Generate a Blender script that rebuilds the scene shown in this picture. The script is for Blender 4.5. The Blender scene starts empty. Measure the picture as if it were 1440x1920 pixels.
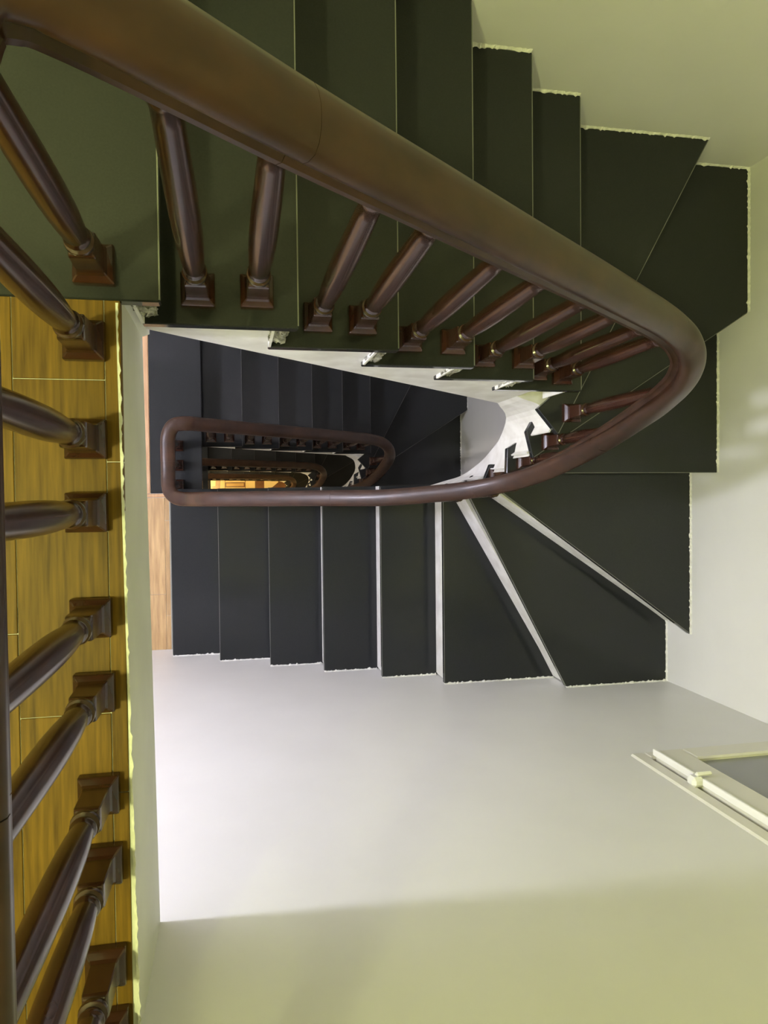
import bpy, bmesh, math, random
from mathutils import Matrix, Vector
random.seed(7)
S = 0.19                       # one stair riser in metres: the plan below is measured in risers
D0 = 6.689                     # camera height above the upper landing, in risers
SC = bpy.context.scene
COL = SC.collection

# ------------------------------------------------------------------ camera, world, exposure
cam = bpy.data.cameras.new('camera')
cam.sensor_fit = 'VERTICAL'; cam.sensor_height = 24.0
cam.lens = 1384.47 / 1920 * 24.0
cam.clip_start = 0.02; cam.clip_end = 60
camo = bpy.data.objects.new('camera', cam); COL.objects.link(camo)
Rm = [[0.97987939, -0.01029695, 0.19932477], [-0.01493053, -0.99965179, 0.02175718], [0.19903133, -0.02429544, -0.97969192]]
M = Matrix.Identity(4)
for i in range(3):
    M[i][0] = Rm[0][i]; M[i][1] = -Rm[1][i]; M[i][2] = -Rm[2][i]
M[2][3] = D0 * S
camo.matrix_world = M
SC.camera = camo
w = bpy.data.worlds.new('night'); SC.world = w; w.use_nodes = True
w.node_tree.nodes['Background'].inputs[0].default_value = (0.35, 0.38, 0.45, 1)
w.node_tree.nodes['Background'].inputs[1].default_value = 0.02
SC.view_settings.view_transform = 'Standard'; SC.view_settings.look = 'None'
SC.view_settings.exposure = 0.14; SC.view_settings.gamma = 1.0
SC.view_settings.use_curve_mapping = False
# the lamps on the ceilings: (x, y, ceiling depth, colour, watts, radius), all in risers but the watts and radius
LAMPS = [
    (-7.0, -2.2, -9.0, (0.95, 1.0, 0.39), 245.0, 0.08, 0, 'flush dome lamp with warm yellow light on the ceiling over the upper wooden landing'),
    (-10.0, 0.9, 8.5, (0.91, 0.90, 1.11), 156.0, 0.12, 0.9, 'white dome lamp on the ceiling under the upper landing slab'),
    (-5.6, 0.9, 25.5, (1.0, 0.90, 0.78), 60.0, 0.06, 0.55, 'dim dome lamp on the ceiling two storeys down'),
    (-5.0, 1.0, 42.5, (1.0, 0.80, 0.5), 120.0, 0.06, 0.55, 'dim dome lamp on the ceiling three storeys down'),
    (-3.5, 1.0, 59.5, (1.0, 0.66, 0.22), 150.0, 0.06, 0.8, 'amber globe lamp on the ceiling at the very bottom of the stairwell'),
]

# ------------------------------------------------------------------ helpers
def P(x, y, d):
    return (x * S, y * S, (D0 - d) * S)

def link(name, me, mat, parent=None):
    o = bpy.data.objects.new(name, me); COL.objects.link(o)
    if mat and not me.materials: me.materials.append(mat)
    if parent: o.parent = parent
    return o

def finish(bm, name, bevel=0.0, smooth=False):
    bmesh.ops.recalc_face_normals(bm, faces=bm.faces)
    if bevel:
        bmesh.ops.bevel(bm, geom=[e for e in bm.edges if len(e.link_faces) == 2 and e.calc_face_angle(0) > 0.5], offset=bevel * S, segments=1, affect='EDGES')
    me = bpy.data.meshes.new(name); bm.to_mesh(me); bm.free()
    if smooth:
        for f in me.polygons: f.use_smooth = True
        me.set_sharp_from_angle(angle=math.radians(40))
    return me

def prism_into(bm, poly, dt, db):
    """poly: list of (x, y); dt, db: depth of top and bottom, a number or one per corner"""
    n = len(poly)
    T = dt if isinstance(dt, (list, tuple)) else [dt] * n
    B = db if isinstance(db, (list, tuple)) else [db] * n
    a = [bm.verts.new(P(x, y, T[i])) for i, (x, y) in enumerate(poly)]
    b = [bm.verts.new(P(x, y, B[i])) for i, (x, y) in enumerate(poly)]
    bm.faces.new(a); f = bm.faces.new(b[::-1])
    for i in range(n):
        bm.faces.new((a[i], b[i], b[(i + 1) % n], a[(i + 1) % n]))
    return f

def prism(name, poly, dt, db, mat, parent=None, bevel=0.0):
    bm = bmesh.new(); prism_into(bm, poly, dt, db)
    return link(name, finish(bm, name, bevel), mat, parent)

def rect(x0, y0, x1, y1): return [(x0, y0), (x1, y0), (x1, y1), (x0, y1)]

def box(name, x0, x1, y0, y1, dt, db, mat, parent=None, bevel=0.0):
    return prism(name, rect(x0, y0, x1, y1), dt, db, mat, parent, bevel)

def tag(o, label, cat=None, group=None, kind=None):
    o['label'] = label
    if cat: o['category'] = cat
    if group: o['group'] = group
    if kind: o['kind'] = kind
    return o

def empty(name, loc):
    o = bpy.data.objects.new(name, None); COL.objects.link(o); o.location = loc; o.empty_display_size = 0.1
    return o

def adopt(parent, o):          # parent without moving the child's world place
    o.parent = parent; o.matrix_parent_inverse = Matrix.Translation(parent.location).inverted()
    return o

def catmull(pts, step=8):
    out = []
    n = len(pts)
    for i in range(n - 1):
        p0 = pts[max(i - 1, 0)]; p1 = pts[i]; p2 = pts[i + 1]; p3 = pts[min(i + 2, n - 1)]
        for k in range(step):
            t = k / step
            out.append(tuple(0.5 * (2 * b + (c - a) * t + (2 * a - 5 * b + 4 * c - d) * t * t + (3 * b - a - 3 * c + d) * t ** 3)
                             for a, b, c, d in zip(p0, p1, p2, p3)))
    out.append(tuple(pts[-1]))
    return out

# ------------------------------------------------------------------ materials
def mat(name, col, rough=0.5, spec=0.5, coat=0.0, build=None):
    m = bpy.data.materials.new(name); m.use_nodes = True
    nt = m.node_tree; b = nt.nodes['Principled BSDF']
    b.inputs['Base Color'].default_value = (*col, 1); b.inputs['Roughness'].default_value = rough
    b.inputs['Specular IOR Level'].default_value = spec
    if coat: b.inputs['Coat Weight'].default_value = coat; b.inputs['Coat Roughness'].default_value = 0.12
    if build: build(nt, b)
    return m

def noise_mix(nt, b, c1, c2, scale, lo=0.35, hi=0.65, stretch=(1, 1, 1), detail=6, coord='Object', bump=0.0, per_object=0.0):
    tc = nt.nodes.new('ShaderNodeTexCoord'); mp = nt.nodes.new('ShaderNodeMapping')
    mp.inputs['Scale'].default_value = stretch
    nt.links.new(tc.outputs[coord], mp.inputs['Vector'])
    ns = nt.nodes.new('ShaderNodeTexNoise'); ns.inputs['Scale'].default_value = scale; ns.inputs['Detail'].default_value = detail
    nt.links.new(mp.outputs[0], ns.inputs['Vector'])
    cr = nt.nodes.new('ShaderNodeValToRGB')
    cr.color_ramp.elements[0].position = lo; cr.color_ramp.elements[1].position = hi
    cr.color_ramp.elements[0].color = (*c1, 1); cr.color_ramp.elements[1].color = (*c2, 1)
    nt.links.new(ns.outputs['Fac'], cr.inputs[0])
    out = cr.outputs[0]
    if per_object:
        oi = nt.nodes.new('ShaderNodeObjectInfo'); hv = nt.nodes.new('ShaderNodeHueSaturation')
        mr = nt.nodes.new('ShaderNodeMapRange'); mr.inputs[3].default_value = 1 - per_object; mr.inputs[4].default_value = 1 + per_object
        nt.links.new(oi.outputs['Random'], mr.inputs[0]); nt.links.new(mr.outputs[0], hv.inputs['Value'])
        nt.links.new(out, hv.inputs['Color']); out = hv.outputs[0]
    nt.links.new(out, b.inputs['Base Color'])
    if bump:
        bp = nt.nodes.new('ShaderNodeBump'); bp.inputs['Strength'].default_value = bump; bp.inputs['Distance'].default_value = 0.002
        nt.links.new(ns.outputs['Fac'], bp.inputs['Height']); nt.links.new(bp.outputs[0], b.inputs['Normal'])

WALL = mat('wall_paint', (.8, .79, .74), .42, .35, build=lambda nt, b: noise_mix(nt, b, (.78, .77, .735), (.81, .80, .765), 3.0, bump=0.05))
TRIMW = mat('white_plaster', (.78, .77, .72), .6, .3, build=lambda nt, b: noise_mix(nt, b, (.68, .66, .6), (.82, .81, .76), 14.0, bump=0.3))
GRAN = mat('black_granite', (.02, .02, .02), .09, .24, build=lambda nt, b: noise_mix(nt, b, (.021, .0224, .0234), (.0245, .026, .027), 260.0, .3, .7, detail=2))
EDGE = mat('pale_granite_edge', (.15, .15, .14), .35, .5)
CAULK = mat('white_caulk', (.82, .81, .76), .7, .2, build=lambda nt, b: noise_mix(nt, b, (.7, .69, .63), (.86, .85, .8), 60.0, bump=0.4))
MORTAR = mat('raw_mortar', (.42, .41, .36), .9, .1, build=lambda nt, b: noise_mix(nt, b, (.12, .115, .09), (.5, .49, .42), 45.0, bump=1.0))
WOOD = mat('dark_polished_wood', (.05, .02, .012), .24, .4, .2, build=lambda nt, b: noise_mix(nt, b, (.026, .009, .0055), (.062, .023, .013), 9.0, .3, .75, (1, 1, 1), 5, bump=0.02))
RAILW = mat('dark_rail_wood', (.05, .02, .012), .36, .3, .04, build=lambda nt, b: noise_mix(nt, b, (.028, .012, .006), (.054, .0235, .0118), 6.0, .3, .75, (1, 3, 3), 5, bump=0.02))
PLANK = mat('wood_plank', (.5, .33, .14), .34, .5, .15, build=lambda nt, b: noise_mix(nt, b, (.36, .22, .09), (.58, .39, .18), 10.0, .3, .7, (6, .55, 1), 8, bump=0.03, per_object=.13))
PLANKD = mat('shaded_oak_plank', (.28, .19, .06), .5, .18, .0, build=lambda nt, b: noise_mix(nt, b, (.078, .040, .004), (.185, .101, .0105), 9.0, .3, .7, (13, .7, 1), 12, bump=0.04, per_object=.1))  # plank wood with the shade over the upper landing put into its colour
STRIP = mat('pale_wood_strip', (.6, .36, .18), .4, .5, build=lambda nt, b: noise_mix(nt, b, (.5, .28, .13), (.66, .42, .22), 10.0, .3, .7, (6, .6, 1), 6))
SLABW = mat('painted_slab', (.74, .74, .67), .55, .3, build=lambda nt, b: noise_mix(nt, b, (.7, .7, .63), (.77, .77, .70), 5.0, bump=0.08))
PVC = mat('cream_window_frame', (.72, .7, .6), .4, .5)
PVCW = mat('white_handle_and_lit_side', (.85, .84, .78), .35, .5)  # white of the handle, also used to paint the sash's lit side
GLASS = mat('night_window_glass', (.2, .205, .19), .12, .6)  # grey base colour stands in for the room reflected in the dark pane
GASKET = mat('black_gasket', (.02, .02, .02), .7, .3)
CREAM = mat('cream_marble', (.75, .62, .36), .25, .5, build=lambda nt, b: noise_mix(nt, b, (.66, .5, .26), (.8, .68, .42), 2.5))
BROWN = mat('brown_marble', (.16, .07, .025), .25, .5, build=lambda nt, b: noise_mix(nt, b, (.1, .04, .015), (.22, .1, .04), 4.0))
METAL = mat('lamp_housing', (.8, .8, .8), .4, .5)
def lamp_mat(name, col, s):
    m = bpy.data.materials.new(name); m.use_nodes = True
    b = m.node_tree.nodes['Principled BSDF']
    b.inputs['Base Color'].default_value = (.8, .8, .8, 1)
    b.inputs['Emission Color'].default_value = (*col, 1); b.inputs['Emission Strength'].default_value = s
    return m

# ------------------------------------------------------------------ the room
XL, XR, XR2, YB, YT = -16.0, 10.6, 9.98, -4.765, 6.7
CEIL, BOT = -9.0, D0 + 68
T = 0.8
WX0, WX1, WD0, WD1 = 7.1, 10.2, 3.6, 11.95            # window opening in the front wall
bm = bmesh.new()
prism_into(bm, rect(XL - T, YB - T, WX0, YB), CEIL - 1, BOT + 1)
prism_into(bm, rect(WX1, YB - T, XR + T, YB), CEIL - 1, BOT + 1)
prism_into(bm, rect(WX0, YB - T, WX1, YB), CEIL - 1, WD0)
prism_into(bm, rect(WX0, YB - T, WX1, YB), WD1, BOT + 1)
tag(link('wall_front', finish(bm, 'wall_front'), WALL), 'large plain white plastered wall along the lower run of stairs', kind='structure')
tag(box('wall_back', XL - T, XR + T, YT, YT + T, CEIL - 1, BOT + 1, WALL), 'white plastered wall beside the upper granite treads', kind='structure')
bm = bmesh.new()
prism_into(bm, rect(XR, YB, XR + T, YT), CEIL - 1, BOT + 1)
prism_into(bm, rect(XR2, YB, XR, YT), D0 + 13.5, BOT + 1)
tag(link('wall_right', finish(bm, 'wall_right'), WALL), 'white wall behind the winding treads at the turn', kind='structure')
tag(box('wall_left', XL - T, XL, YB, YT, CEIL - 1, BOT + 1, WALL), 'white wall at the far end of the landings', kind='structure')
tag(box('ceiling', XL - T, XR + T, YB - T, YT + T, CEIL - 1, CEIL, WALL), 'white ceiling above the stairwell', kind='structure')

def planks(parent, cols, dtop, m, name='plank'):
    """cols: (x0, x1, [joint ys])"""
    g = 0.0035
    for x0, x1, ys in cols:
        for a, b in zip(ys[:-1], ys[1:]):
            o = box(name, x0 + g, x1 - g, a + g, b - g, dtop, dtop + .12, m, parent, bevel=.005)

def jag(name, pts, wid, dtop, h, mt, parent, amp=.03, n=14):
    """ragged fillet of caulk: pts = two plan points, width to the left of the direction"""
    (x0, y0), (x1, y1) = pts
    L = math.hypot(x1 - x0, y1 - y0); nx, ny = -(y1 - y0) / L, (x1 - x0) / L
    bm = bmesh.new()
    n = max(3, int(L * 26))
    rows = []
    for i in range(n + 1):
        t = i / n; q = wid * (.55 + .5 * random.random()) + (amp * random.random() if random.random() < .3 else 0)
        bx_, by_ = x0 + (x1 - x0) * t, y0 + (y1 - y0) * t
        hh = h * (.7 + .5 * random.random())
        rows.append([bm.verts.new(P(bx_, by_, dtop - hh)), bm.verts.new(P(bx_ + nx * q, by_ + ny * q, dtop - .01)),
                     bm.verts.new(P(bx_ + nx * q, by_ + ny * q, dtop + .03)), bm.verts.new(P(bx_, by_, dtop + .03))])
    for a, b in zip(rows[:-1], rows[1:]):
        for k in range(4):
            bm.faces.new((a[k], a[(k + 1) % 4], b[(k + 1) % 4], b[k]))
    bm.faces.new(rows[0][::-1]); bm.faces.new(rows[-1])
    return link(name, finish(bm, name), mt, parent)

# ---- upper landing
E1 = lambda y: -.915 - .012 * y - .02
slab_poly = [(XL, YB), (E1(YB), YB), (E1(1.75), 1.75), (-.88, 1.78), (-.88, YT), (XL, YT)]
fl = tag(prism('floor', slab_poly, D0 + .016, 8.5, SLABW), 'upper landing slab with wood-look planks and pale green-grey edge', kind='structure')
cols = []
xs = [-.93, -1.065, -1.80, -2.54, -3.28, -4.02, -4.76, -5.5, -6.24, -6.98, -7.72, -8.46, -9.2, -9.94, -10.68, -11.42, -12.16, -12.9, -13.64, -14.38, -15.12, -15.98]
for i, (b, a) in enumerate(zip(xs[:-1], xs[1:])):
    off = [0.3, 1.0, -1.15, .5, -.4][i % 5]
    ys = sorted({YB + .01, 1.682} | {off + k * 2.87 for k in range(-4, 4) if YB + .3 < off + k * 2.87 < 1.4})
    cols.append((a, b, ys))
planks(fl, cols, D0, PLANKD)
prism('granite_slab', [(XL + .02, 1.68), (-.6, 1.68), (-.6, YT - .01), (XL + .02, YT - .01)], D0, D0 + .16, GRAN, fl, bevel=.015)
box('granite_edge_line', -.612, -.599, 1.70, YT - .02, D0 - .006, D0 + .03, EDGE, fl)
jag('plaster_edge', [(E1(1.6) - .014, 1.66), (E1(YB) - .014, YB + .02)], .022, D0 + .006, .012, CAULK, fl, .012)

# mortar lump under the first granite slab
def lump(name, x0, x1, y0, y1, dt, db, mt, parent, seed=0, n=6):
    rnd = random.Random(seed); bm = bmesh.new()
    prism_into(bm, rect(x0, y0, x1, y1), dt, db)
    bmesh.ops.recalc_face_normals(bm, faces=bm.faces)
    bmesh.ops.subdivide_edges(bm, edges=bm.edges, cuts=n, use_grid_fill=True)
    for v in bm.verts:
        v.co += Vector((rnd.uniform(-1, 1), rnd.uniform(-1, 1), rnd.uniform(-1, 1))) * .022 * S
    return link(name, finish(bm, name), mt, parent)

# ---- lower landings
def lower_floor(j, label):
    L = D0 + 17 * j; h = -.38 * (j - 1)
    poly = [(XL, YB), (-1.95 + h, YB), (-1.95 + h, .12), (-1.15 + h, .12), (-1.15 + h, 1.6), (-1.15 + h, YT), (XL, YT)]
    o = tag(prism('floor', poly, L + .016, L + 1.81, SLABW), label, kind='structure')
    prism('granite_slab', [(-2.5 + h, .09), (-.95 + h, .09), (-.95 + h, YT - .01), (-2.5 + h, YT - .01)], L, L + .16, GRAN, o, bevel=.015)
    box('wood_strip', -2.70 + h, -2.505 + h, .09, YT - .01, L - .02, L + .14, STRIP, o, bevel=.02)
    box('wood_strip', -3.4 + h, -1.96 + h, -.03, .08, L - .02, L + .14, STRIP, o, bevel=.02)
    if j <= 2:
        ys0 = [YB + .01, -3.03, -.04]
        cols = [(-2.1, -1.96, [YB + .01, -3.7, -.75, -.04]), (-2.72, -2.1, ys0), (-3.4, -2.72, [YB + .01, -4.3, -1.4, -.04])]
        for i, x in enumerate((-3.4, -4.1, -4.8, -5.5, -6.2, -6.9, -7.6)):
            off = [.3, 1.0, -1.15, .5, -.4][i % 5]
            cols.append((x - .7, x, sorted({YB + .01, YT - .01} | {off + k * 2.87 for k in range(-3, 3) if YB + .3 < off + k * 2.87 < YT - .3})))
        cols.append((-2.9, -2.71, [.09, 3.0, YT - .01])); cols.append((-3.4, -2.9, [.09, 1.9, 4.9, YT - .01]))
        planks(o, [(a + h, b + h, c) for a, b, c in cols], L, PLANK)
    return o
lower_floor(1, 'landing one storey down with pale wood planks and granite by the well')
lower_floor(2, 'dim landing two storeys down seen inside the handrail loop')
lower_floor(3, 'amber-lit landing three storeys down deep in the well')

# ---- ground floor with inlaid marble
g = tag(box('floor', XL, XR, YB, YT, BOT + .12, BOT + 1, BROWN), 'bright amber-lit marble floor at the foot of the stairwell', kind='structure')
def gt(poly, m, nm='marble_tile'): prism(nm, [(x - 1.2, y) for x, y in poly], BOT, BOT + .13, m, g, bevel=.01)
gt([(-6, 1.75), (-2.0, 1.7), (-.5, 1.6), (-.55, .95), (-1.1, .9), (-1.9, 1.45), (-6, 1.2)], CREAM)
gt([(-.3, -1.5), (.0, 2.2), (.35, 2.2), (.35, .75), (-.0, -1.5)], CREAM)
gt(rect(.4, 1.32, 2.3, 2.2), CREAM); gt(rect(.4, -.8, 2.3, .82), CREAM); gt(rect(.48, .92, 2.2, 1.22), mat('tan_marble', (.5, .32, .12), .3))
gt(rect(2.36, -.8, 3.3, 2.2), CREAM)
gt([(4.2, .6), (5.0, .8), (5.6, 1.3), (5.4, 2.1), (4.2, 2.0)], CREAM)
for k in range(-3, 5):
    if k not in (0, 1):
        for i in range(-7, 5):
            gt(rect(i * 2.0 + .05, k * 1.5 + .55, i * 2 + 1.95, k * 1.5 + 1.95), CREAM)

# ------------------------------------------------------------------ window
def window():
    o = box('window', WX0, WX1, YB - .62, YB - .5, WD0, WD1, GASKET)
    o.name = 'window_1'; tag(o, 'cream casement window with dark night glass low in the plain wall', kind='structure')
    def fr(name, x0, x1, d0, d1, y0, y1, m, bev=.03):
        return box(name, x0, x1, y0, y1, d0, d1, m, o, bev)
    # outer frame, proud of the wall a little
    for nm, x0, x1, d0, d1 in (('outer_frame', 6.95, 7.2, WD0 - .15, 12.1), ('outer_frame', WX1 - .1, WX1 + .15, WD0 - .15, 12.1),
                               ('outer_frame', 7.2, WX1 - .1, 11.82, 12.1), ('outer_frame', 7.2, WX1 - .1, WD0 - .15, WD0 + .1)):
        fr(nm, x0, x1, d0, d1, YB - .4, YB + .035, PVC)
    # sash
    for x0, x1, d0, d1 in ((7.26, 7.76, WD0 + .15, 11.78), (WX1 - .65, WX1 - .15, WD0 + .15, 11.78), (7.76, WX1 - .65, 11.3, 11.78), (7.76, WX1 - .65, WD0 + .15, WD0 + .65)):
        fr('sash_rail', x0, x1, d0, d1, YB - .3, YB + .17, PVC)
    fr('lit_sash_side', 7.22, 7.27, WD0 + .15, 10.38, YB + .08, YB + .2, PVCW, .01)  # brightness of the sash's lamp-facing side, put into whiter strips
    fr('lit_sash_side', 7.22, 7.27, 10.62, 11.8, YB + .08, YB + .2, PVCW, .01)
    fr('pane', 7.7, WX1 - .6, WD0 + .6, 11.35, YB + .06, YB + .1, GLASS, 0)
    h = fr('handle', 7.08, 7.3, 10.4, 10.62, YB + .035, YB + .2, PVCW, .05)
    lv = box('handle_lever', 7.16, 7.46, YB + .2, YB + .27, 10.44, 10.52, PVCW, h, .03)
window()

# ------------------------------------------------------------------ stairs
OV_UP, OV_LO, OV_W = .27, .10, .14
TH = .15
class Plan:
    """the winding plan of one storey; far: the lower storeys are set out a little tighter"""
    def __init__(s, j):
        s.far = far = j > 0; s.sh = -.38 * max(j - 1, 0); s.fy = .93 - .12 * max(j - 1, 0)
        s.xr = XR2 if far else XR
        X, Y = s.mx, s.my
        q = lambda x, y: (X(x), Y(y))
        s.N = {}
        for n in range(6): x = X(-.6 + n * 1.2855); s.N[n] = ((x, Y(1.715)), (x, YT))
        s.N[6] = (q(5.86, 1.06), (X(8.97), YT)); s.N[7] = (q(5.79, .68), (s.xr, Y(3.72)))
        s.N[8] = (q(5.62, .41), (s.xr, Y(.40))); s.N[9] = (q(5.48, .31), (s.xr, Y(-3.41)))
        s.N[10] = (q(5.29, .24), (X(7.89), YB))
        for n in range(11, 17): x = X(-1.845 + (16 - n) * 1.387) if not far else -1.9 + s.sh + (16 - n) * 1.375; s.N[n] = ((x, Y(.21)), (x, YB))
        s.R = {n: s.shift(n) for n in range(17)}
    def mx(s, x): return -.95 + (x + .6) * .9763 + s.sh if s.far else x
    def my(s, y):
        if not s.far or y <= 0: return y
        return s.fy * y if y < 2.3 else 2.3 * s.fy + (y - 2.3) * (6.7 - 2.3 * s.fy) / 4.4
    def shift(s, n):
        """riser line n: the nosing line moved uphill by the overhang"""
        (ax, ay), (bx, by) = s.N[n]
        o = OV_UP if n < 6 else OV_LO if n > 10 else OV_W
        L = math.hypot(bx - ax, by - ay); dx, dy = (bx - ax) / L, (by - ay) / L
        nx, ny = -dy, dx                               # uphill is anticlockwise of the outward line
        ax += nx * o; ay += ny * o; bx += nx * o; by += ny * o
        if n <= 6: t = (YT - by) / dy
        elif n <= 9: t = (s.xr - bx) / dx
        else: t = (YB - by) / dy
        return ((ax, ay), (bx + dx * t, by + dy * t))

def lerp(a, b, t): return tuple(x + (y - x) * t for x, y in zip(a, b))

def stair(j, label):
    p = Plan(j)
    L0 = D0 + 17 * j
    root = empty('winding_staircase', P(2, 1, L0 + 17))
    tag(root, label, 'staircase', 'storeys of the winding staircase')
    own = lambda o: adopt(root, o)
    N, R = p.N, p.R
    for n in range(1, 17):
        bi, bo = R[n - 1]; fi, fo = N[n]
        e = .02
        q = {6: [(5.74, 1.76), (5.46, 1.53)], 7: [(5.66, 1.2)], 8: [(5.64, .93)], 9: [(5.62, .64)]}.get(n)
        poly = [bi] if not q else [(p.mx(x), p.my(y)) for x, y in q]
        poly += [fi, fo]
        if n == 7: poly += [(p.xr, YT)]
        if n == 10: poly += [(p.xr, YB)]
        poly += [bo]
        if n == 10: poly = [bi, fi, fo, (p.xr, YB), bo]
        # a hair's gap to the walls
        poly = [(min(x, p.xr - .015), max(min(y, YT - .015), YB + .015)) for x, y in poly]
        own(prism('tread', poly, L0 + n, L0 + n + TH, GRAN, None, bevel=.012))
        # pale strip along the nosing
        (ax, ay), (bx, by) = fi, fo
        L = math.hypot(bx - ax, by - ay); ux, uy = (bx - ax) / L, (by - ay) / L
        wd = .012 if j == 0 else .007
        nx, ny = -uy * wd, ux * wd
        a_ = (ax + ux * .03, ay + uy * .03); b_ = (bx - ux * .05, by - uy * .05)
        own(prism('nosing_line', [a_, b_, (b_[0] + nx, b_[1] + ny), (a_[0] + nx, a_[1] + ny)], L0 + n - .006, L0 + n + .05, EDGE))
        # riser plate below this tread
        (ax, ay), (bx, by) = R[n]
        L = math.hypot(bx - ax, by - ay); ux, uy = (bx - ax) / L, (by - ay) / L
        wd = .03
        nx, ny = uy * wd, -ux * wd
        bx -= ux * .06; by -= uy * .06
        own(prism('riser', [(ax, ay), (bx, by), (bx + nx, by + ny), (ax + nx, ay + ny)], L0 + n + TH, L0 + n + 1.0, TRIMW))
        # ragged caulk along the wall
        if j < 2:
            segs = []
            if n <= 6: segs = [((fo[0] - .01, YT), (bo[0] + OV_UP * .6, YT))]
            elif n == 7: segs = [((p.xr, YT), (bo[0], YT)), ((p.xr, fo[1]), (p.xr, YT))]
            elif n in (8, 9): segs = [((p.xr, fo[1]), (p.xr, bo[1] - .1))]
            elif n == 10: segs = [((p.xr, YB), (p.xr, bo[1])), ((fo[0], YB), (p.xr, YB))]
            else: segs = [((fo[0], YB), (bo[0] - .05, YB))]
            for sg in segs:
                o = jag('caulk_line', sg, .03, L0 + n, .05, CAULK, None); own(o)
    # first riser under the landing slab
    (ax, ay), (bx, by) = R[0]
    own(prism('riser', [(ax, ay), (bx, by), (bx + .03, by), (ax + .03, ay)], L0 + .16, L0 + 1, TRIMW))
    # painted concrete body: the stringer faces and the soffit
    ic = {0: (R[0][0][0], p.my(1.77)), 5: (p.mx(5.12), p.my(1.76)), 5.5: (p.mx(5.62), p.my(1.58)), 6: (p.mx(5.85), p.my(1.22)), 6.5: (p.mx(5.82), p.my(.95)),
          7: (p.mx(5.76), p.my(.72)), 8: (p.mx(5.62), p.my(.45)), 9: (p.mx(5.36), p.my(.32)), 10: (p.mx(5.18), p.my(.22)), 11: (R[11][0][0], p.my(.16))}
    so = {0: 8.2, 5: 13.85, 5.5: 14.7, 6: 15.7, 6.5: 16.25, 7: 16.85, 8: 17.8, 9: 18.5, 10: 19.2, 11: 19.95, 16: 24.75}
    def keyed(tab, s_):
        ks = sorted(tab)
        for a, b in zip(ks[:-1], ks[1:]):
            if a <= s_ <= b:
                i = ks.index(a); v = [tab[ks[max(i - 1, 0)]], tab[a], tab[b], tab[ks[min(i + 2, len(ks) - 1)]]]
                k = [ks[max(i - 1, 0)], a, b, ks[min(i + 2, len(ks) - 1)]]
                t = (s_ - a) / (b - a)
                isv = not isinstance(v[0], (int, float))
                def h(q):
                    m1 = (q[2] - q[0]) / max(k[2] - k[0], 1e-6) * (b - a) if k[0] != a else q[2] - q[1]
                    m2 = (q[3] - q[1]) / max(k[3] - k[1], 1e-6) * (b - a) if k[3] != b else q[2] - q[1]
                    return (2 * t**3 - 3 * t * t + 1) * q[1] + (t**3 - 2 * t * t + t) * m1 + (-2 * t**3 + 3 * t * t) * q[2] + (t**3 - t * t) * m2
                return tuple(h([x[c] for x in v]) for c in (0, 1)) if isv else h(v)
    def inner(s_):
        n = int(math.floor(s_ + 1e-6)); t = s_ - n
        if s_ <= 5:
            a = R[n][0][0]; b = R[min(n + 1, 5)][0][0]; x = a + (b - a) * t
            return (min(x, ic[5][0]), p.my(1.77))
        if s_ >= 11:
            a = R[n][0][0]; b = R[min(n + 1, 16)][0][0]
            return (a + (b - a) * t, p.my(.16))
        return keyed({k: v for k, v in ic.items() if k >= 5}, s_)
    def outer(s_):
        x, y = outer_(s_); return (min(x, p.xr - .02), min(max(y, YB + .02), YT - .02))
    def outer_(s_):
        n = int(math.floor(s_ + 1e-6)); t = s_ - n
        if t < 1e-6: return R[n][1]
        a = R[n][1]; b = R[n + 1][1]
        c = (p.xr, YT) if n == 6 else (p.xr, YB) if n == 9 else None
        if c: return lerp(a, c, t * 2) if t < .5 else lerp(c, b, t * 2 - 1)
        return lerp(a, b, t)
    def sof(s_):
        if s_ <= 5: 
            x = inner(s_)[0]; xa = inner(0)[0]; xb = ic[5][0]
            return so[0] + (so[5] - so[0]) * (x - xa) / (xb - xa)
        if s_ >= 11: return so[11] + (so[16] - so[11]) * (s_ - 11) / 5
        return keyed({k: v for k, v in so.items() if 5 <= k <= 11}, s_)
    bm = bmesh.new()
    off = L0 - D0
    for n in range(0, 16):
        sub = 8 if 5 <= n <= 10 else 2
        for k in range(sub):
            s0, s1 = n + k / sub, n + (k + 1) / sub
            a, b, c, d = inner(s0), inner(s1), outer(s1), outer(s0)
            prism_into(bm, [a, b, c, d], L0 + n + 1 + TH, [sof(s0) + off, sof(s1) + off, sof(s1) + off, sof(s0) + off])
    # keep only the outside: drop the walls between neighbouring slices
    bmesh.ops.remove_doubles(bm, verts=bm.verts, dist=1e-5)
    seen = {}
    for f in list(bm.faces):
        seen.setdefault(frozenset(v.index for v in f.verts), []).append(f)
    dup = [f for fs in seen.values() if len(fs) > 1 for f in fs]
    me = finish(bm, 'stair_body')
    own(link('stringer_body', me, TRIMW))
    # rough mortar under the nosings at the well side
    if j == 0:
        for n in range(0, 5):
            x1 = N[n][0][0] - .06
            own(lump('mortar_bed', R[n][0][0] + .0, x1 - .04, 1.735, 1.80, L0 + n + TH + .01, L0 + n + .8, MORTAR, None, n))
    return root

# ------------------------------------------------------------------ handrails and balusters
PROF = [(-.13, -.19), (.13, -.19), (.165, -.165), (.165, -.12), (.135, -.095), (.115, -.06), (.13, -.03), (.185, -.005),
        (.218, .045), (.22, .09), (.195, .14), (.14, .172), (.07, .188), (0, .192), (-.07, .188), (-.14, .172), (-.195, .14), (-.22, .09), (-.218, .045),
        (-.185, -.005), (-.13, -.03), (-.115, -.06), (-.135, -.095), (-.165, -.12), (-.165, -.165)]

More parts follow.
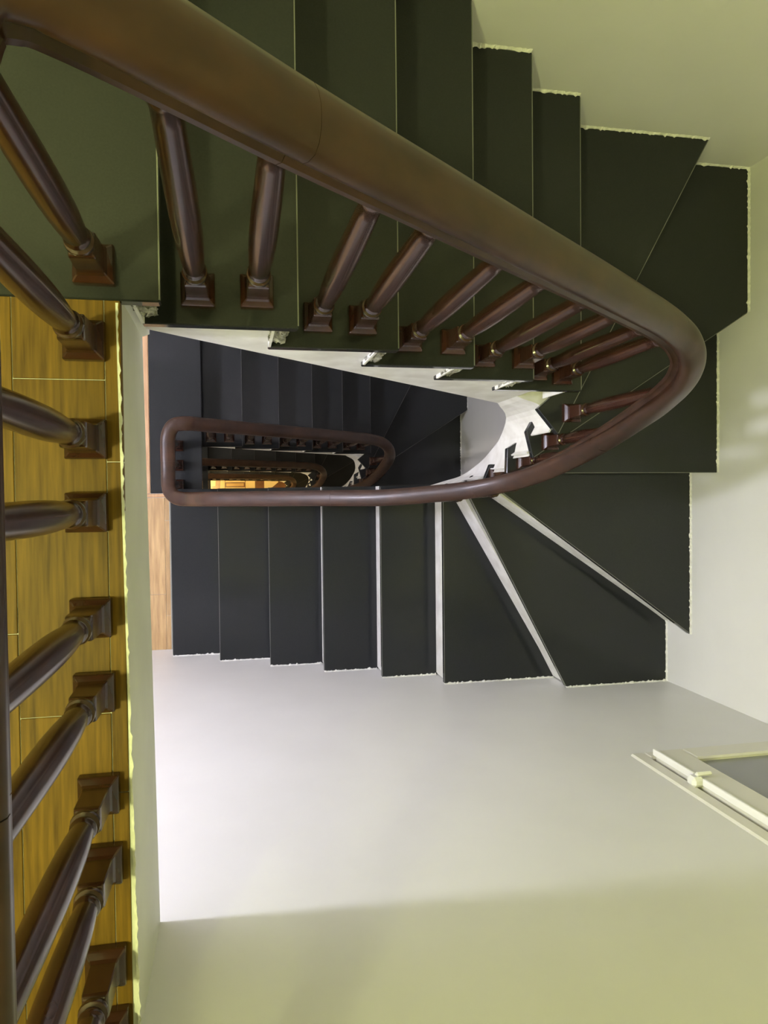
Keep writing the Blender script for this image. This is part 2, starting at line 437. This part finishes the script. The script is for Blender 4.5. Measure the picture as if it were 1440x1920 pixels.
def sweep(name, pts, mt, scale=lambda i: 1.0):
    bm = bmesh.new(); rings = []
    V = [Vector(P(*q)) for q in pts]
    for i, v in enumerate(V):
        t = (V[min(i + 1, len(V) - 1)] - V[max(i - 1, 0)]).normalized()
        side = t.cross(Vector((0, 0, 1))).normalized(); up = side.cross(t).normalized()
        rings.append([bm.verts.new(v + side * (a * S * scale(i)) + up * (b * S * scale(i))) for a, b in PROF])
    n = len(PROF)
    for a, b in zip(rings[:-1], rings[1:]):
        for k in range(n): bm.faces.new((a[k], a[(k + 1) % n], b[(k + 1) % n], b[k]))
    bm.faces.new(rings[0]); bm.faces.new(rings[-1][::-1])
    return link(name, finish(bm, name, smooth=True), mt)

def lathe_into(bm, prof, seg=16, cx=0, cy=0):
    rings = [[bm.verts.new(((cx + r * math.cos(2 * math.pi * k / seg)) * S, (cy + r * math.sin(2 * math.pi * k / seg)) * S, z * S)) for k in range(seg)] for r, z in prof]
    for a, b in zip(rings[:-1], rings[1:]):
        for k in range(seg): bm.faces.new((a[k], a[(k + 1) % seg], b[(k + 1) % seg], b[k]))
    bm.faces.new(rings[0][::-1]); bm.faces.new(rings[-1])

def sq_into(bm, secs):
    rings = [[bm.verts.new((x * h * S, y * h * S, z * S)) for x, y in ((-1, -1), (1, -1), (1, 1), (-1, 1))] for h, z in secs]
    for a, b in zip(rings[:-1], rings[1:]):
        for k in range(4): bm.faces.new((a[k], a[(k + 1) % 4], b[(k + 1) % 4], b[k]))
    bm.faces.new(rings[0][::-1]); bm.faces.new(rings[-1])

BLOCK = [(.168, 0), (.168, .09), (.157, .11), (.142, .13), (.122, .155), (.108, .19), (.103, .55), (.098, .58), (.086, .60)]
_cache = {}
def shaft_mesh(h, seg):
    key = (round(h, 1), seg)
    if key not in _cache:
        h = key[0]; z0 = .58; H = h - z0
        prof = [(.085, z0), (.085, z0 + .02), (.112, z0 + .04), (.118, z0 + .065), (.112, z0 + .09), (.085, z0 + .105), (.083, z0 + .125), (.1, z0 + .14),
                (.104, z0 + .16), (.1, z0 + .18), (.088, z0 + .2), (.09, z0 + .23)]
        for t, r in ((.14, .101), (.22, .110), (.32, .115), (.45, .114), (.6, .107), (.75, .097), (.85, .09)):
            prof.append((r, z0 + H * t))
        prof += [(.088, z0 + H * .9), (.1, z0 + H * .91), (.104, z0 + H * .925), (.1, z0 + H * .94), (.085, z0 + H * .95), (.085, z0 + H)]
        bm = bmesh.new(); lathe_into(bm, prof, seg)
        me = finish(bm, 'baluster', smooth=True); me.materials.append(WOOD); _cache[key] = me
    return _cache[key], key[0]
bm = bmesh.new(); sq_into(bm, BLOCK)
BLOCK_ME = finish(bm, 'base_block', bevel=.008); BLOCK_ME.materials.append(WOOD)

def rail_depth(path, x, y, lv):
    best = min([q for q in path if 1.5 < lv - q[2] < 5.5], key=lambda q: (q[0] - x) ** 2 + (q[1] - y) ** 2)
    return best[2]

def balustrade(j, label):
    p = Plan(j); L0 = D0 + 17 * j; off = 17 * j
    X, Y = p.mx, p.my
    root = empty('balustrade', P(0, 1, L0)); tag(root, label, 'balustrade', 'storeys of the winding balustrade')
    up = [(-.55, 2.05, 3.36), (.37, 2.05, 4.17), (1.4, 2.05, 5.03), (2.4, 2.05, 5.87), (3.4, 2.05, 6.7), (4.2, 2.05, 7.38), (5.0, 2.05, 8.07), (5.44, 2.00, 8.42)]
    turn = [(5.72, 1.90, 8.62), (5.93, 1.73, 8.83), (6.05, 1.55, 9.14), (6.11, 1.40, 9.55), (6.13, 1.22, 10.15), (6.08, .86, 11.5), (5.86, .5, 12.85), (5.5, .25, 13.85), (4.9, .09, 14.55), (4.2, .0, 15.12)]
    low = [(x, -.08, D0 + 16 + (-1.845 - x) / 1.387 - 3.2) for x in (3.2, 2.2, 1.2, .2, -.6)]
    f = lambda pts: [(X(x), Y(y), d + off) for x, y, d in pts]
    up, turn, low = f(up), f(turn), f(low)
    if j == 0:
        start = [(-1.09, YB, 3.14), (-1.09, -3, 3.14), (-1.09, -1, 3.13), (-1.09, .6, 3.12), (-1.09, 1.45, 3.1), (-1.06, 1.75, 3.09), (-.98, 1.94, 3.09), (-.82, 2.03, 3.16)]
    else:
        b = off
        start = [(-1.67, .9, 3.12 + b), (-1.67, 1.4, 3.13 + b), (-1.64, 1.62, 3.12 + b), (-1.56, 1.79, 3.11 + b), (-1.42, 1.88, 3.1 + b), (-1.15, 1.905, 3.12 + b)]
        start = [(x + p.sh, y * p.fy / .93, d) for x, y, d in start]
    end = [(-1.05, -.08, 19.35 + off), (-1.3, -.07, 19.6 + off), (-1.47, -.02, 19.78 + off), (-1.6, .1, 19.92 + off), (-1.66, .28, 20.04 + off), (-1.67, .55, 20.1 + off), (-1.67, .9, 20.12 + off)]
    end = [(x - .38 * j, y * (max((.93 - .12 * j) / .93, .6) if y > 0 else 1), d) for x, y, d in end]
    if j == 3: end = end[:1]
    ctrl = start + up + turn + low + end
    path = catmull(ctrl, 8)
    # sections of rail with fine joints between them, where the photograph shows seams
    cuts = [0]
    for q in ((up[1][0], up[1][1]), (up[-1][0] + .02, up[-1][1]), (turn[5][0], turn[5][1]), (turn[8][0], turn[8][1]), (low[1][0], low[1][1])) + (((start[0][0], -1.2),) if j == 0 else ()):
        cuts.append(min(range(len(path)), key=lambda i: (path[i][0] - q[0]) ** 2 + (path[i][1] - q[1]) ** 2))
    cuts = sorted(set(cuts + [len(path) - 1]))
    for a, b in zip(cuts[:-1], cuts[1:]):
        seg = [tuple(q) for q in path[a:b + 1]]
        if a: seg[0] = lerp(seg[0], seg[1], .03)
        k0 = len(start + up) * 8; k1 = k0 + 7 * 8
        adopt(root, sweep('handrail_section', seg, RAILW, lambda i: 1.0 - .17 * min(max((a + i - k0) / (k1 - k0), 0), 1) if j == 0 else .86))
    # balusters
    pos = []
    if j == 0:
        for x, y in ((-1.13, 1.96), (-1.22, 1.32), (-1.22, .49), (-1.225, -.13), (-1.205, -1.03), (-1.19, -1.67), (-1.17, -2.55), (-1.155, -3.16), (-1.14, -4.05), (-1.13, -4.6)): pos.append((x, y, 0))
        for x, y, n in ((-.32, 2.05, 1), (.26, 2.06, 1), (.99, 2.06, 2), (1.52, 2.05, 2), (2.33, 2.06, 3), (2.93, 2.04, 3), (3.72, 2.06, 4), (4.35, 2.05, 4), (5.0, 2.04, 5), (5.45, 1.98, 5)): pos.append((x, y, n))
    else:
        for y in (.35, .95, 1.55): pos.append((-1.67 + p.sh, y * p.fy / .93, 0))
        for n in range(1, 6):
            x = p.N[n][0][0]; pos += [(x - 1.0, 2.043 * p.fy, n), (x - .42, 2.043 * p.fy, n)]
    pos += [(X(6.10), Y(1.45), 6), (X(6.13), Y(1.0), 7), (X(6.0), Y(.66), 8), (X(5.75), Y(.36), 9), (X(5.55), Y(.12), 10), (X(5.25), Y(.0), 11)]
    for n in range(12, 17):
        x = p.N[n][0][0]; pos += [(x + .35, -.09, n), (x + .95, -.09, n)]
    for x, y, n in pos:
        lv = L0 + n
        h = lv - rail_depth(path, x, y, lv) - .14
        me, hh = shaft_mesh(h, 18 if j == 0 else 10)
        o = bpy.data.objects.new('baluster', me); COL.objects.link(o); o.location = P(x, y, lv)
        o.scale = (1, 1, h / hh)
        adopt(root, o)
        if j < 2 or n < 6:
            bk = bpy.data.objects.new('base_block', BLOCK_ME); COL.objects.link(bk); bk.parent = o
    return root

stair(0, 'topmost winding stair run of dark granite treads descending from the upper landing')
stair(1, 'second winding stair run, dark treads seen below the white stringer')
stair(2, 'third winding stair run, dim, seen through the lower handrail loop')
stair(3, 'lowest winding stair run, amber-lit, deep inside the well')
balustrade(0, 'large dark wooden handrail with turned balusters around the upper landing and first run')
balustrade(1, 'dark reddish handrail loop one storey down with rounded corners')
balustrade(2, 'dim handrail loop two storeys down inside the larger loop')
balustrade(3, 'small amber-lit handrail loop near the bottom of the well')

# ------------------------------------------------------------------ lamps
for x, y, d, col, watts, rad, flat, lab in LAMPS:
    r = empty('ceiling_lamp', P(x, y, d)); tag(r, lab, 'ceiling lamp', None)
    q = rad / S
    bm = bmesh.new(); lathe_into(bm, [(q * .8, 0), (q * .8, -.06), (q * .5, -.1)] if flat else [(q * 1.04, 0), (q * 1.04, -.1), (q * .9, -.108)], 24)
    link('lamp_holder', finish(bm, 'lamp_holder', smooth=True), METAL, r)
    bm = bmesh.new(); bmesh.ops.create_uvsphere(bm, u_segments=16, v_segments=10, radius=rad)
    if flat:
        bmesh.ops.scale(bm, verts=bm.verts, vec=(1, 1, flat))
        bmesh.ops.translate(bm, verts=bm.verts, vec=(0, 0, -.09 * S - rad * flat))
    else:                      # a half globe set flush against the ceiling
        bmesh.ops.delete(bm, geom=[v for v in bm.verts if v.co.z > 1e-4], context='VERTS')
        bmesh.ops.translate(bm, verts=bm.verts, vec=(0, 0, -.11 * S))
    # a diffuse globe: radiance = watts / (area * pi)
    link('globe', finish(bm, 'globe', smooth=True), lamp_mat('lamp_glow', col, watts / (4 * math.pi * rad * rad * math.pi)), r)
